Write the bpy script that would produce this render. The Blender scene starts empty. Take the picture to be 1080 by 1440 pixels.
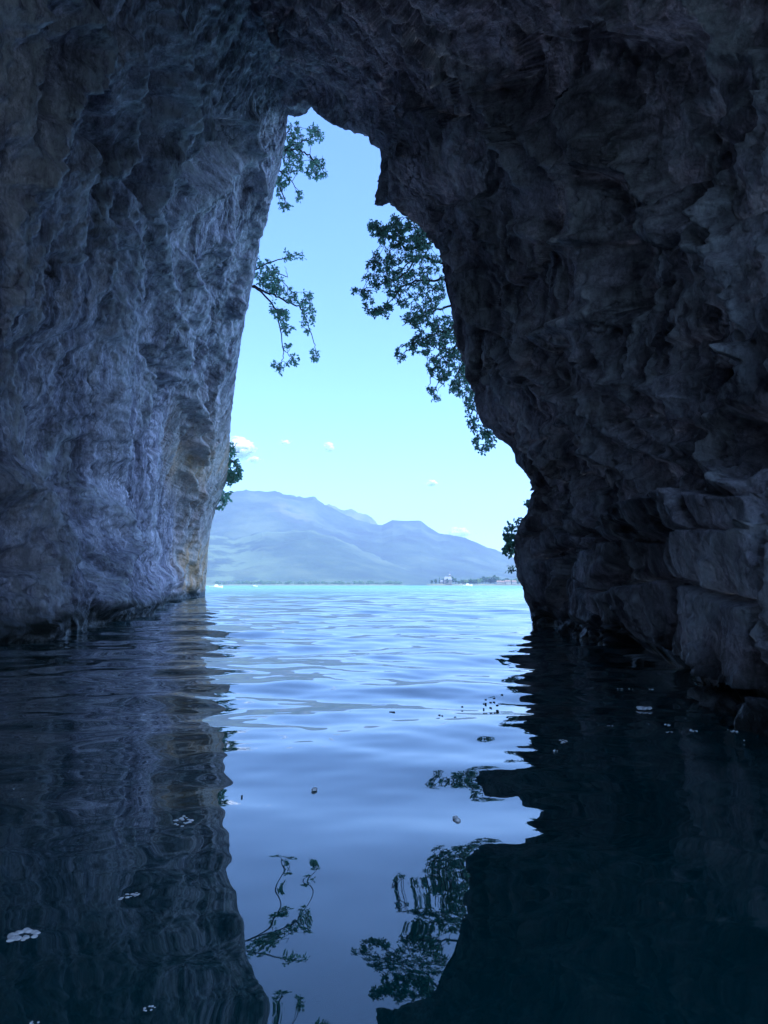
import bpy, math, random
import numpy as np
from mathutils import Vector
R = math.radians
rng = np.random.default_rng(7); random.seed(7)
SC = bpy.context.scene; COL = SC.collection

# ------------------------------------------------------------------ camera
F = 1088.0; H = 0.70; PITCH = math.atan(103.0 / F)
cd = bpy.data.cameras.new('camera'); cam = bpy.data.objects.new('camera', cd); COL.objects.link(cam)
cam.location = (0, 0, H); cam.rotation_euler = (math.pi / 2 + PITCH, 0, 0)
cd.sensor_fit = 'VERTICAL'; cd.sensor_height = 36; cd.lens = 18 * F / 720
cd.clip_start = 0.05; cd.clip_end = 40000
SC.camera = cam

# ------------------------------------------------------------------ sky, sun, exposure
SUN_EL, SUN_AZ = R(58), R(135)
world = bpy.data.worlds.new('World'); SC.world = world; world.use_nodes = True
wn = world.node_tree; wn.nodes.clear()
sky = wn.nodes.new('ShaderNodeTexSky'); sky.sky_type = 'NISHITA'; sky.sun_disc = False
sky.sun_elevation = SUN_EL; sky.sun_rotation = SUN_AZ; sky.air_density = 0.8; sky.dust_density = 1.0; sky.ozone_density = 2.3
bg = wn.nodes.new('ShaderNodeBackground'); bg.inputs['Strength'].default_value = 0.12
wo = wn.nodes.new('ShaderNodeOutputWorld')
wn.links.new(sky.outputs[0], bg.inputs[0]); wn.links.new(bg.outputs[0], wo.inputs[0])
sd = bpy.data.lights.new('sun', 'SUN'); sd.energy = 3.2; sd.angle = R(0.53); sd.color = (1.0, 0.95, 0.87)
sun = bpy.data.objects.new('sun', sd); COL.objects.link(sun)
sdir = Vector((math.sin(SUN_AZ) * math.cos(SUN_EL), math.cos(SUN_AZ) * math.cos(SUN_EL), math.sin(SUN_EL)))
sun.rotation_euler = sdir.to_track_quat('Z', 'Y').to_euler(); sun.location = (40, -40, 120)
vs = SC.view_settings; vs.view_transform = 'Standard'; vs.look = 'None'; vs.gamma = 1; vs.use_curve_mapping = False
vs.exposure = 1.62
vs.use_white_balance = True; vs.white_balance_temperature = 5050; vs.white_balance_tint = 9
SC.cycles.use_guiding = True; SC.cycles.use_surface_guiding = True; SC.cycles.use_volume_guiding = False; SC.cycles.guiding_training_samples = 64
SC.cycles.transparent_max_bounces = 64; SC.cycles.max_bounces = 10; SC.cycles.diffuse_bounces = 6; SC.cycles.volume_bounces = 3

# ------------------------------------------------------------------ helpers
cP, sP = math.cos(PITCH), math.sin(PITCH)
def P(px, py, D):
    xr, yu = (px - 540) / F, (720 - py) / F
    d = (xr, cP - yu * sP, sP + yu * cP)
    k = D / d[1]
    return np.array((d[0] * k, D, H + d[2] * k))
def W(px, py):                       # point of the water surface seen at a place of the photograph
    xr, yu = (px - 540) / F, (720 - py) / F
    d = (xr, cP - yu * sP, sP + yu * cP)
    k = H / -d[2]
    return np.array((d[0] * k, d[1] * k, 0.0))
def below(p, z=-1.6): return np.array((p[0], p[1], z))

def tag(o, label=None, cat=None, group=None, kind=None):
    if label: o['label'] = label
    if cat: o['category'] = cat
    if group: o['group'] = group
    if kind: o['kind'] = kind
    return o
def empty(name, loc):
    o = bpy.data.objects.new(name, None); COL.objects.link(o); o.location = [float(v) for v in loc]
    o.empty_display_size = 0.1
    return o
def link(name, me, mat=None, parent=None):
    o = bpy.data.objects.new(name, me); COL.objects.link(o)
    if mat: me.materials.append(mat)
    if parent is not None: o.parent = parent
    return o
def mesh_np(name, co, faces, smooth=True):
    """faces: list of int arrays (n,3) / (n,4)"""
    me = bpy.data.meshes.new(name)
    faces = [np.asarray(f, np.int32) for f in faces if len(f)]
    nl = sum(f.size for f in faces); nf = sum(len(f) for f in faces)
    me.vertices.add(len(co)); me.vertices.foreach_set('co', np.asarray(co, np.float32).ravel())
    me.loops.add(nl); me.loops.foreach_set('vertex_index', np.concatenate([f.ravel() for f in faces]))
    me.polygons.add(nf)
    tot = np.concatenate([np.full(len(f), f.shape[1], np.int32) for f in faces])
    me.polygons.foreach_set('loop_start', np.concatenate(([0], np.cumsum(tot)[:-1])).astype(np.int32))
    me.polygons.foreach_set('loop_total', tot)
    me.polygons.foreach_set('use_smooth', np.full(nf, smooth))
    me.update(calc_edges=True)
    return me
def grid_faces(nu, nv):
    i = np.arange(nu - 1)[:, None] * nv + np.arange(nv - 1)[None, :]
    return np.stack([i, i + nv, i + nv + 1, i + 1], -1).reshape(-1, 4)
class MB:
    """collects shapes into one mesh"""
    def __init__(s): s.v = []; s.f3 = []; s.f4 = []; s.n = 0
    def add(s, v, f3=None, f4=None):
        v = np.asarray(v, float)
        if f3 is not None and len(f3): s.f3.append(np.asarray(f3) + s.n)
        if f4 is not None and len(f4): s.f4.append(np.asarray(f4) + s.n)
        s.v.append(v); s.n += len(v)
    def tube(s, pts, rad, n=5):
        pts = np.asarray(pts, float); k = len(pts); rad = np.broadcast_to(rad, (k,))
        tan = np.gradient(pts, axis=0); tan /= np.linalg.norm(tan, axis=1)[:, None] + 1e-9
        ref = np.array((0.3, 0.9, 0.2)); a = np.cross(tan, ref); a /= np.linalg.norm(a, axis=1)[:, None] + 1e-9
        b = np.cross(tan, a); th = np.arange(n) * 2 * np.pi / n
        v = pts[:, None] + rad[:, None, None] * (np.cos(th)[None, :, None] * a[:, None] + np.sin(th)[None, :, None] * b[:, None])
        v = v.reshape(-1, 3); f = []
        for i in range(k - 1):
            for j in range(n):
                f.append((i * n + j, i * n + (j + 1) % n, (i + 1) * n + (j + 1) % n, (i + 1) * n + j))
        s.add(v, f4=f)
    def box(s, c, size, rz=0, taper=1.0):
        x, y, z = np.asarray(size) / 2; ca, sa = math.cos(rz), math.sin(rz)
        v = []
        for dz, t in ((-z, 1), (z, taper)):
            for dx, dy in ((-x, -y), (x, -y), (x, y), (-x, y)):
                v.append((c[0] + t * (dx * ca - dy * sa), c[1] + t * (dx * sa + dy * ca), c[2] + dz))
        s.add(v, f4=[(0, 3, 2, 1), (4, 5, 6, 7), (0, 1, 5, 4), (1, 2, 6, 5), (2, 3, 7, 6), (3, 0, 4, 7)])
    def build(s, name, mat, parent=None, smooth=False, origin=None):
        v = np.concatenate(s.v)
        if origin is not None: v = v - np.asarray(origin)
        fs = []
        if s.f3: fs.append(np.concatenate(s.f3))
        if s.f4: fs.append(np.concatenate(s.f4))
        return link(name, mesh_np(name, v, fs, smooth), mat, parent)

# ---- noise
_perm = rng.permutation(256); _perm = np.concatenate([_perm, _perm, _perm])
_g = rng.normal(size=(256, 3)); _g /= np.linalg.norm(_g, axis=1)[:, None]
def perlin(p):
    p = np.asarray(p); i = np.floor(p).astype(np.int64); f = p - i; i &= 255
    u = f * f * f * (f * (f * 6 - 15) + 10)
    out = 0
    for dx in (0, 1):
        wx = u[:, 0] if dx else 1 - u[:, 0]
        a = _perm[i[:, 0] + dx]
        for dy in (0, 1):
            wy = u[:, 1] if dy else 1 - u[:, 1]
            b = _perm[a + i[:, 1] + dy]
            for dz in (0, 1):
                wz = u[:, 2] if dz else 1 - u[:, 2]
                g = _g[_perm[b + i[:, 2] + dz]]
                out = out + wx * wy * wz * (g[:, 0] * (f[:, 0] - dx) + g[:, 1] * (f[:, 1] - dy) + g[:, 2] * (f[:, 2] - dz))
    return out * 1.5
def plates(p, seed=0):
    """broken facets: every cell of a jittered lattice is a slightly tilted plate"""
    i = np.floor(p).astype(np.int64); best = np.full(len(p), 1e9); h = np.zeros(len(p)); sec = np.full(len(p), 1e9)
    tab = np.random.default_rng(seed + 90).random((256, 7))
    for dx in (-1, 0, 1):
        for dy in (-1, 0, 1):
            for dz in (-1, 0, 1):
                c = i + np.array((dx, dy, dz)); k = _perm[_perm[_perm[c[:, 0] & 255] + (c[:, 1] & 255)] + (c[:, 2] & 255)]
                tt = tab[k]; d = p - (c + tt[:, :3]); d2 = np.einsum('ij,ij->i', d, d)
                v = tt[:, 3] - .5 + np.einsum('ij,ij->i', d, tt[:, 4:7] - .5) * 1.6
                nb = d2 < best
                sec = np.where(nb, best, np.minimum(sec, d2)); h = np.where(nb, v, h); best = np.where(nb, d2, best)
    return h, np.sqrt(sec) - np.sqrt(best)
def sstep(a, b, x):
    t = np.clip((x - a) / (b - a), 0, 1); return t * t * (3 - 2 * t)

# ---- nodes
class NT:
    def __init__(s, name):
        s.m = bpy.data.materials.new(name); s.m.use_nodes = True; s.t = s.m.node_tree
        s.t.nodes.clear(); s.out = s.t.nodes.new('ShaderNodeOutputMaterial')
    def n(s, typ, **kw):
        o = s.t.nodes.new('ShaderNode' + typ)
        for k, v in kw.items():
            if k.startswith('i_'):
                o.inputs[k[2:].replace('_', ' ')].default_value = v
            else: setattr(o, k, v)
        return o
    def l(s, a, b): s.t.links.new(a, b)
    def noise(s, vec, scale, detail=4, rough=0.55, kind='FBM', dist=0.0):
        o = s.n('TexNoise', noise_dimensions='3D'); o.noise_type = kind; o.normalize = True
        o.inputs['Scale'].default_value = scale; o.inputs['Detail'].default_value = detail
        o.inputs['Roughness'].default_value = rough; o.inputs['Distortion'].default_value = dist
        if vec is not None: s.l(vec, o.inputs['Vector'])
        return o.outputs['Fac']
    def ramp(s, fac, stops):
        o = s.n('ValToRGB'); e = o.color_ramp.elements
        while len(e) < len(stops): e.new(0.5)
        for i, (p, c) in enumerate(stops):
            e[i].position = p; e[i].color = (*c, 1) if len(c) == 3 else c
        s.l(fac, o.inputs[0]); return o.outputs[0]
    def mix(s, fac, a, b, mode='MIX'):
        o = s.n('Mix', data_type='RGBA', blend_type=mode)
        for sock, v in ((o.inputs[0], fac), (o.inputs[6], a), (o.inputs[7], b)):
            if isinstance(v, (int, float)): sock.default_value = v
            elif isinstance(v, tuple): sock.default_value = (*v, 1)
            else: s.l(v, sock)
        return o.outputs[2]
    def math(s, op, a, b=None, clamp=False):
        o = s.n('Math', operation=op); o.use_clamp = clamp
        for k, v in ((0, a), (1, b)):
            if v is None: continue
            if isinstance(v, (int, float)): o.inputs[k].default_value = v
            else: s.l(v, o.inputs[k])
        return o.outputs[0]
    def attr(s, name): return s.n('Attribute', attribute_name=name).outputs['Fac']
def plain(name, col, rough=0.8, var=0.25, scale=2.0, metal=0.0):
    t = NT(name); tc = t.n('TexCoord')
    nz = t.noise(tc.outputs['Object'], scale, 4)
    c = t.ramp(nz, [(0.3, tuple(v * (1 - var) for v in col)), (0.7, tuple(min(1, v * (1 + var)) for v in col))])
    b = t.n('BsdfPrincipled', i_Roughness=rough, i_Metallic=metal); t.l(c, b.inputs['Base Color']); t.l(b.outputs[0], t.out.inputs[0])
    return t.m

# ------------------------------------------------------------------ materials
def rock_material():
    t = NT('limestone'); g = t.n('NewGeometry'); pos = g.outputs['Position']
    mp = t.n('Mapping'); mp.inputs['Scale'].default_value = (1, 1, 0.32); t.l(pos, mp.inputs[0]); vert = mp.outputs[0]
    mp2 = t.n('Mapping'); mp2.inputs['Scale'].default_value = (1, 1, 0.6); t.l(pos, mp2.inputs[0]); vert2 = mp2.outputs[0]
    mp3 = t.n('Mapping'); mp3.inputs['Scale'].default_value = (1, 1, 0.16); t.l(pos, mp3.inputs[0])
    base = t.ramp(t.noise(mp3.outputs[0], 1.25, 12, 0.74), [(0.39, (0.11, 0.098, 0.13)), (0.48, (0.37, 0.345, 0.42)), (0.55, (0.68, 0.645, 0.71))])
    fine = t.ramp(t.noise(vert2, 4.0, 12, 0.80), [(0.36, (0.25, 0.25, 0.27)), (0.5, (0.9, 0.9, 0.9)), (0.60, (1.4, 1.4, 1.4))])
    speck = t.ramp(t.noise(vert2, 19, 8, 0.80), [(0.38, (0.3, 0.3, 0.32)), (0.5, (0.95, 0.95, 0.95)), (0.60, (1.35, 1.35, 1.35))])
    fine = t.mix(0.75, fine, speck, 'MULTIPLY')
    c = t.mix(0.85, base, fine, 'MULTIPLY')
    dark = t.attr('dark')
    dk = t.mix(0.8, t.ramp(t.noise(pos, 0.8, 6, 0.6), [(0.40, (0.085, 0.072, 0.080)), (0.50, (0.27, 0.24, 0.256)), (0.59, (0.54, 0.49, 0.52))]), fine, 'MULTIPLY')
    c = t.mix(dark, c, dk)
    for sc_, w_, st_ in ((0.75, .020, .8), (2.3, .045, .6)):
        jp = t.n('VectorMath', operation='ADD'); nz = t.n('TexNoise'); nz.inputs['Scale'].default_value = sc_ * 2.2; nz.inputs['Detail'].default_value = 6
        t.l(vert2, nz.inputs['Vector']); nv_ = t.n('VectorMath', operation='SCALE'); nv_.inputs['Scale'].default_value = .55 / sc_; t.l(nz.outputs['Color'], nv_.inputs[0])
        t.l(vert2, jp.inputs[0]); t.l(nv_.outputs[0], jp.inputs[1])
        vo = t.n('TexVoronoi', feature='DISTANCE_TO_EDGE'); vo.inputs['Scale'].default_value = sc_; t.l(jp.outputs[0], vo.inputs['Vector'])
        ln_ = t.ramp(vo.outputs['Distance'], [(0.0, (1, 1, 1)), (w_, (0, 0, 0))])
        c = t.mix(t.math('MULTIPLY', t.math('MULTIPLY', ln_, st_), t.ramp(t.noise(pos, .9, 3), [(.44, (0, 0, 0)), (.58, (1, 1, 1))])), c, (0.035, 0.032, 0.035))
    # lime coats on the ribs; on the right wall also painted edge highlights
    veinn = t.noise(vert, 7, 6, 0.7)
    v = t.math('MULTIPLY', t.attr('vein'), t.ramp(veinn, [(0.36, (0, 0, 0)), (0.58, (1, 1, 1))]), True)
    c = t.mix(t.math('MULTIPLY', v, 0.9), c, (0.80, 0.81, 0.80))
    # ochre stain near the mouth, its cream brightened as painted sunlight
    oc_sunlit = t.math('MULTIPLY', t.attr('ochre'), t.ramp(t.noise(vert, 0.9, 6, 0.65), [(0.28, (0, 0, 0)), (0.42, (1, 1, 1))]), True)
    c = t.mix(t.math('MULTIPLY', oc_sunlit, 0.9), c, t.mix(0.4, t.ramp(t.noise(mp3.outputs[0], 1.3, 6, .65), [(0.42, (0.84, 0.56, 0.28)), (0.58, (0.86, 0.76, 0.62))]), fine, 'MULTIPLY'))
    # wet algae band and lime line at the water
    sz = t.n('SeparateXYZ'); t.l(pos, sz.inputs[0])
    zz = t.math('SUBTRACT', sz.outputs[2], t.math('MULTIPLY', t.noise(pos, 2.2, 5, 0.6), t.attr('wetband')))
    wet = t.n('MapRange'); wet.inputs[1].default_value = 0.26; wet.inputs[2].default_value = 0.0; t.l(zz, wet.inputs[0])
    c = t.mix(wet.outputs[0], c, (0.030, 0.036, 0.030))
    lime = t.n('MapRange'); lime.inputs[1].default_value = 0.055; lime.inputs[2].default_value = 0.0; t.l(t.math('SUBTRACT', sz.outputs[2], t.math('MULTIPLY', t.noise(pos, 9, 4, 0.7), 0.07)), lime.inputs[0])
    c = t.mix(t.math('MULTIPLY', lime.outputs[0], t.ramp(t.noise(pos, 3, 5, 0.7), [(0.48, (0, 0, 0)), (0.62, (0.8, 0.8, 0.8))])), c, (0.45, 0.46, 0.45))
    b1 = t.n('Bump', i_Strength=1.0, i_Distance=0.09); t.l(t.math('ADD', t.noise(vert2, 13, 12, 0.74), t.math('MULTIPLY', t.noise(vert2, 5, 9, 0.6, kind='RIDGED_MULTIFRACTAL'), .35)), b1.inputs['Height'])
    b2 = t.n('Bump', i_Strength=0.7, i_Distance=0.12); t.l(t.noise(pos, 3.2, 8, 0.62), b2.inputs['Height']); t.l(b1.outputs[0], b2.inputs['Normal'])
    b = t.n('BsdfPrincipled'); t.l(c, b.inputs['Base Color']); t.l(b2.outputs[0], b.inputs['Normal'])
    rr = t.n('MapRange'); rr.inputs[3].default_value = 0.72; rr.inputs[4].default_value = 0.3; t.l(wet.outputs[0], rr.inputs[0])
    t.l(rr.outputs[0], b.inputs['Roughness']); b.inputs['Specular IOR Level'].default_value = 0.4
    t.l(b.outputs[0], t.out.inputs[0]); return t.m
def water_material():
    t = NT('lake_water'); g = t.n('NewGeometry'); pos = g.outputs['Position']
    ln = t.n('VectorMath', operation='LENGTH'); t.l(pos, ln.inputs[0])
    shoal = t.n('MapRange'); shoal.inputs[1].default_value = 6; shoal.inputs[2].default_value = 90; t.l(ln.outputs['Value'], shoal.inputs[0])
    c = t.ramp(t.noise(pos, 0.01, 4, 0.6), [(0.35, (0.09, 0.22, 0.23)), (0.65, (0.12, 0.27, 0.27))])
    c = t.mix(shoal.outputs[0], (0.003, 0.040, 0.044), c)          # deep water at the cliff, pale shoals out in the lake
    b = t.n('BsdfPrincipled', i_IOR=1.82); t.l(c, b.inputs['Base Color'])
    mp = t.n('Mapping'); mp.inputs['Scale'].default_value = (0.55, 1, 1); t.l(pos, mp.inputs[0])
    ro = t.n('MapRange'); ro.inputs[1].default_value = 12; ro.inputs[2].default_value = 260; ro.inputs[3].default_value = .012; ro.inputs[4].default_value = .42
    t.l(ln.outputs['Value'], ro.inputs[0]); t.l(ro.outputs[0], b.inputs['Roughness'])
    far = t.n('MapRange'); far.inputs[1].default_value = 8; far.inputs[2].default_value = 60; t.l(ln.outputs['Value'], far.inputs[0])
    bm = t.n('Bump', i_Distance=0.10); t.l(t.noise(mp.outputs[0], 1.1, 4, 0.5), bm.inputs['Height'])
    t.l(t.math('MULTIPLY', far.outputs[0], 0.30), bm.inputs['Strength'])
    t.l(bm.outputs[0], b.inputs['Normal'])
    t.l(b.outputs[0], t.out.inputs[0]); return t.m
def leaf_material(name, a, bcol):
    t = NT(name); g = t.n('NewGeometry')
    c = t.ramp(g.outputs['Random Per Island'], [(0.0, a), (1.0, bcol)])
    d = t.n('BsdfPrincipled', i_Roughness=0.5); t.l(c, d.inputs['Base Color'])
    tr = t.n('BsdfTranslucent'); t.l(t.mix(0.7, c, (0.28, 0.46, 0.32)), tr.inputs[0])
    mx = t.n('MixShader'); mx.inputs[0].default_value = 0.75; t.l(d.outputs[0], mx.inputs[1]); t.l(tr.outputs[0], mx.inputs[2])
    t.l(mx.outputs[0], t.out.inputs[0]); return t.m
M_ROCK = rock_material(); M_WATER = water_material()
M_LEAF = leaf_material('broad_leaf', (0.065, 0.125, 0.075), (0.12, 0.20, 0.11))
M_LEAF2 = leaf_material('small_leaf', (0.060, 0.11, 0.070), (0.11, 0.17, 0.095))
M_BARK = plain('bark', (0.075, 0.062, 0.052), 0.9, 0.35, 14)

# ------------------------------------------------------------------ the lake
def build_lake():
    na = 330
    a0 = np.linspace(-0.62, 0.62, na); aw = np.linspace(0.62, 2 * math.pi - 0.62, 40)[1:-1]
    ang = np.concatenate([a0, aw]); nr = 1150
    r = 0.45 * (14000 / 0.45) ** (np.arange(nr) / (nr - 1))
    A, RR = np.meshgrid(ang, r, indexing='ij')
    x, y = np.sin(A) * RR, np.cos(A) * RR
    z = np.zeros_like(x); dr = RR * 0.0092
    w = np.random.default_rng(3)
    for k in range(74):
        lam = 0.11 * (3.4 / 0.11) ** w.random()
        th = w.normal(0.15, 0.55) + math.pi / 2
        kx, ky = math.cos(th) * 2 * math.pi / lam, math.sin(th) * 2 * math.pi / lam
        slope = 0.0040
        amp = slope * lam / (2 * math.pi)
        grow = 0.85 + 1.7 * sstep(1.8, 7.0, RR) + 1.6 * sstep(8.0, 26.0, RR)
        keep = sstep(2.2, 4.5, lam / dr)
        near = .45 + .55 * sstep(1.0, 3.5, RR) if lam < .5 else 1.0
        z += amp * grow * keep * near * np.sin(kx * x + ky * y + w.random() * 6.28)
    z *= sstep(900, 200, RR)
    n = len(ang)
    co = np.stack([x, y, z], -1).reshape(-1, 3)
    f = grid_faces(n, nr)
    last = (n - 1) * nr + np.arange(nr - 1)
    wrap = np.stack([last, np.arange(nr - 1), np.arange(nr - 1) + 1, last + 1], -1)
    co = np.concatenate([co, [[0, 0, 0]]]); c = len(co) - 1
    ring = np.arange(n) * nr
    cap = np.stack([np.full(n, c), ring, np.roll(ring, -1)], -1)
    o = link('lake_water', mesh_np('lake_water', co, [np.concatenate([f, wrap])[:, ::-1], cap[:, ::-1]]), M_WATER)
    tag(o, 'calm turquoise lake water, dark and mirror smooth inside the cave', 'water', kind='structure')
build_lake()

# ------------------------------------------------------------------ the cave
def pchip(xk, Y, xq):
    """monotone cubic through Y[k] (k first axis) at xk, sampled at xq"""
    xk = np.asarray(xk, float); Y = np.asarray(Y, float); h = np.diff(xk).reshape(-1, *([1] * (Y.ndim - 1)))
    d = np.diff(Y, axis=0) / h; m = np.zeros_like(Y)
    w1 = 2 * h[1:] + h[:-1]; w2 = h[1:] + 2 * h[:-1]
    ok = d[:-1] * d[1:] > 0
    with np.errstate(all='ignore'):
        hm = (w1 + w2) / (w1 / d[:-1] + w2 / d[1:])
    m[1:-1] = np.where(ok, hm, 0); m[0] = d[0]; m[-1] = d[-1]
    i = np.clip(np.searchsorted(xk, xq) - 1, 0, len(xk) - 2)
    t = (np.asarray(xq) - xk[i]) / (xk[i + 1] - xk[i]); sh = [-1] + [1] * (Y.ndim - 1)
    t = t.reshape(sh); hh = (xk[i + 1] - xk[i]).reshape(sh)
    return ((2 * t**3 - 3 * t**2 + 1) * Y[i] + (t**3 - 2 * t**2 + t) * hh * m[i]
            + (-2 * t**3 + 3 * t**2) * Y[i + 1] + (t**3 - t**2) * hh * m[i + 1])

NT_, NS_ = 1060, 480
TQ = np.linspace(0, 1, NT_)
def ring(pts, linear=False):
    tk = [p[0] for p in pts]; Y = np.array([p[1] for p in pts])
    if linear: return np.stack([np.interp(TQ, tk, Y[:, k]) for k in range(3)], -1)
    return pchip(tk, Y, TQ)
def deepen(t, k): return 1 + k * float(sstep(.45, .58, t) * sstep(.90, .74, t))
def pring(left_w, k, pts, right_w):
    """a ring from image-anchored points: (t, px, py, depth)"""
    lw, rw = W(*left_w), W(*right_w)
    out = [(0, below(lw)), (0.03, lw)] + [(t, P(a, b, d * deepen(t, k))) for t, a, b, d in pts] + [(0.97, rw), (1, below(rw))]
    return ring(out)
T = dict(low=.12)
def wring(y, L, Z, top, RX, s=1):
    t = [0, .03, .12, .22, .32, .40, .46, .50, .56, .60, .64, .70, .76, .82, .89, .97, 1]
    return ring([(a, np.array((x, y, z))) for a, (x, z) in zip(t, L)])
back = [(-1.5, -1.6), (-1.5, 0), (-1.5, 1.4), (-1.5, 2.8), (-1.4, 4.2), (-1.1, 5.4), (-.4, 6.6), (.6, 7.6), (1.8, 8.6), (3.6, 8.6), (5.0, 7.8),
        (6.0, 6.2), (6.2, 4.4), (6.0, 2.6), (5.6, 1.2), (5.2, 0), (5.2, -1.6)]
mid = [(-5.2, -1.6), (-5.2, 0), (-5.4, 1.6), (-5.5, 3.2), (-5.4, 5.0), (-5.2, 7.4), (-3.8, 9.2), (-1.6, 9.4), (.6, 8.6), (1.7, 7.4), (2.5, 6.3),
       (3.1, 5.0), (3.2, 3.7), (2.8, 2.4), (2.4, 1.2), (1.85, 0), (2.1, -1.6)]
RING_BACK = wring(-4.4, back, 0, 0, 0)  # unseen rear bend, shaped to shade the right wall and light the left
RING_MID = wring(1.6, mid, 0, 0, 0)
RING_EDGE = pring((-70, 922), 0, [
    (.12, -70, 770, 8.2), (.22, -70, 620, 8.0), (.32, -70, 360, 8.0), (.40, -70, 30, 8.2), (.455, 110, -190, 8.9), (.50, 330, -180, 9.2),
    (.56, 560, -80, 8.8), (.60, 760, -80, 7.6), (.64, 930, -80, 6.4), (.70, 1150, -60, 5.2), (.74, 1150, 200, 4.6), (.78, 1150, 450, 4.3),
    (.82, 1150, 620, 4.1), (.86, 1150, 730, 3.75), (.90, 1150, 850, 3.5), (.94, 1150, 970, 3.6)], (1150, 1062))
RING_A = pring((0, 905), 0, [
    (.12, 0, 740, 9.6), (.22, 0, 600, 9.5), (.32, 0, 370, 9.6), (.40, 30, 70, 9.8), (.455, 235, -150, 11.2), (.50, 395, -110, 11.6),
    (.56, 580, 0, 10.6), (.60, 730, 20, 9.2), (.64, 860, 60, 8.0), (.70, 970, 170, 6.6), (.74, 1010, 330, 5.9), (.78, 1030, 480, 5.5),
    (.82, 1045, 610, 5.2), (.86, 1050, 700, 4.7), (.90, 1050, 840, 4.5), (.94, 1050, 950, 4.7)], (1040, 1006))
RING_B = pring((130, 880), 0, [
    (.12, 118, 740, 13.8), (.22, 105, 600, 13.8), (.32, 110, 380, 13.8), (.40, 180, 130, 13.8), (.455, 325, -80, 14.6), (.50, 425, -40, 14.8),
    (.56, 570, 70, 13.4), (.60, 670, 110, 11.8), (.64, 745, 180, 10.4), (.70, 830, 320, 9.0), (.74, 870, 450, 8.3), (.78, 895, 560, 7.9),
    (.82, 905, 650, 7.6), (.86, 915, 715, 7.2), (.90, 915, 820, 6.8), (.94, 905, 890, 7.3)], (905, 935))
RING_C = pring((203, 862), 0, [
    (.12, 190, 740, 20.5), (.22, 190, 620, 20.5), (.32, 220, 430, 19.5), (.40, 290, 215, 18.7), (.455, 376, 10, 18.2), (.50, 430, 40, 18.2),
    (.56, 550, 135, 16.2), (.60, 605, 200, 14.4), (.64, 665, 270, 13.2), (.70, 720, 400, 11.9), (.74, 755, 500, 11.2), (.78, 785, 590, 10.7),
    (.82, 835, 670, 10.2), (.86, 838, 730, 9.9), (.90, 836, 810, 9.7), (.94, 826, 860, 9.8)], (822, 903))
RING_D = pring((238, 846), 0, [
    (.12, 240, 745, 32.0), (.22, 252, 630, 29.0), (.32, 285, 450, 25.0), (.40, 338, 262, 22.2), (.455, 394, 110, 20.8), (.50, 436, 118, 20.6),
    (.56, 535, 165, 18.2), (.60, 556, 235, 16.4), (.64, 622, 300, 15.2), (.70, 665, 430, 14.0), (.74, 705, 535, 13.2), (.78, 745, 605, 12.6),
    (.82, 800, 685, 12.2), (.86, 798, 730, 12.0), (.90, 796, 800, 12.0), (.94, 792, 850, 12.2)], (785, 890))
def rim_ring():
    lw, rw = W(286, 838), W(750, 880)
    pts = [(0, below(lw)), (.03, lw)]
    for t, a, b, d in [(.045, 288, 815, 47), (.08, 291, 780, 44), (.10, 296, 745, 42), (.12, 303, 715, 40), (.16, 318, 680, 38), (.20, 322, 640, 36), (.24, 325, 590, 34),
                       (.28, 333, 520, 31.5), (.32, 346, 440, 29), (.34, 358, 390, 27.5), (.37, 367, 330, 26), (.40, 383, 280, 25), (.43, 397, 220, 23.5), (.455, 405, 162, 22.5),
                       (.465, 416, 164, 22.3), (.48, 430, 159, 22.2), (.488, 438, 151, 22.0), (.50, 446, 160, 21.5), (.52, 470, 177, 20.8), (.535, 492, 183, 20.3), (.545, 507, 191, 20.0), (.555, 518, 192, 19.7),
                       (.565, 525, 201, 19.4), (.575, 536, 206, 19.0), (.585, 536, 232, 18.6), (.60, 532, 262, 18.2), (.608, 528, 286, 18.0), (.62, 556, 287, 17.6), (.63, 580, 296, 17.2), (.645, 604, 318, 16.8),
                       (.66, 612, 345, 16.5), (.675, 622, 365, 16.3), (.69, 628, 400, 16.0), (.705, 634, 440, 15.7), (.72, 646, 485, 15.4), (.735, 660, 528, 15.1), (.75, 667, 552, 14.9),
                       (.76, 668, 575, 14.7), (.77, 680, 600, 14.5), (.78, 698, 614, 14.3), (.79, 716, 624, 14.1), (.80, 728, 650, 13.9), (.815, 745, 673, 13.7), (.825, 754, 689, 13.6),
                       (.835, 745, 708, 13.6), (.845, 740, 730, 13.6), (.86, 724, 752, 13.6), (.875, 722, 785, 13.6), (.89, 727, 810, 13.6), (.91, 738, 835, 13.7), (.94, 747, 862, 13.8)]:
        pts.append((t, P(a, b, d * deepen(t, .0))))
    pts += [(.97, rw), (1, below(rw))]
    return ring(pts, True)
RIM = rim_ring()
cen = np.array((-1.5, 7.0))
nn = np.stack([RIM[:, 0] - cen[0], RIM[:, 2] - cen[1]], -1); nn /= np.linalg.norm(nn, axis=1)[:, None]
def out_ring(dist, dy):  # unseen outer cliff, swept forward on the left and enlarged to block sun
    q = RIM.copy(); q[:, 0] += nn[:, 0] * dist; q[:, 2] += np.maximum(nn[:, 1], -0.15) * dist; q[:, 1] += dy - dist * .25 * sstep(.56, .64, TQ) + dist * .42 * sstep(.5, .42, TQ)
    return q
RINGS = [RING_BACK, RING_MID, RING_EDGE, RING_A, RING_B, RING_C, RING_D, RIM, out_ring(0.35, 0.15), out_ring(7, 0.2), out_ring(105, -3)]
SK = [0, .06, .16, .24, .42, .60, .77, .93, .95, .97, 1.0]
SQ = np.concatenate([np.linspace(0, .16, 40, endpoint=False), np.linspace(.16, .93, 400), np.linspace(.93, 1, NS_ - 439)[1:]])
BASE = pchip(SK, np.stack(RINGS), SQ).transpose(1, 0, 2)          # (NT, NS, 3)

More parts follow.
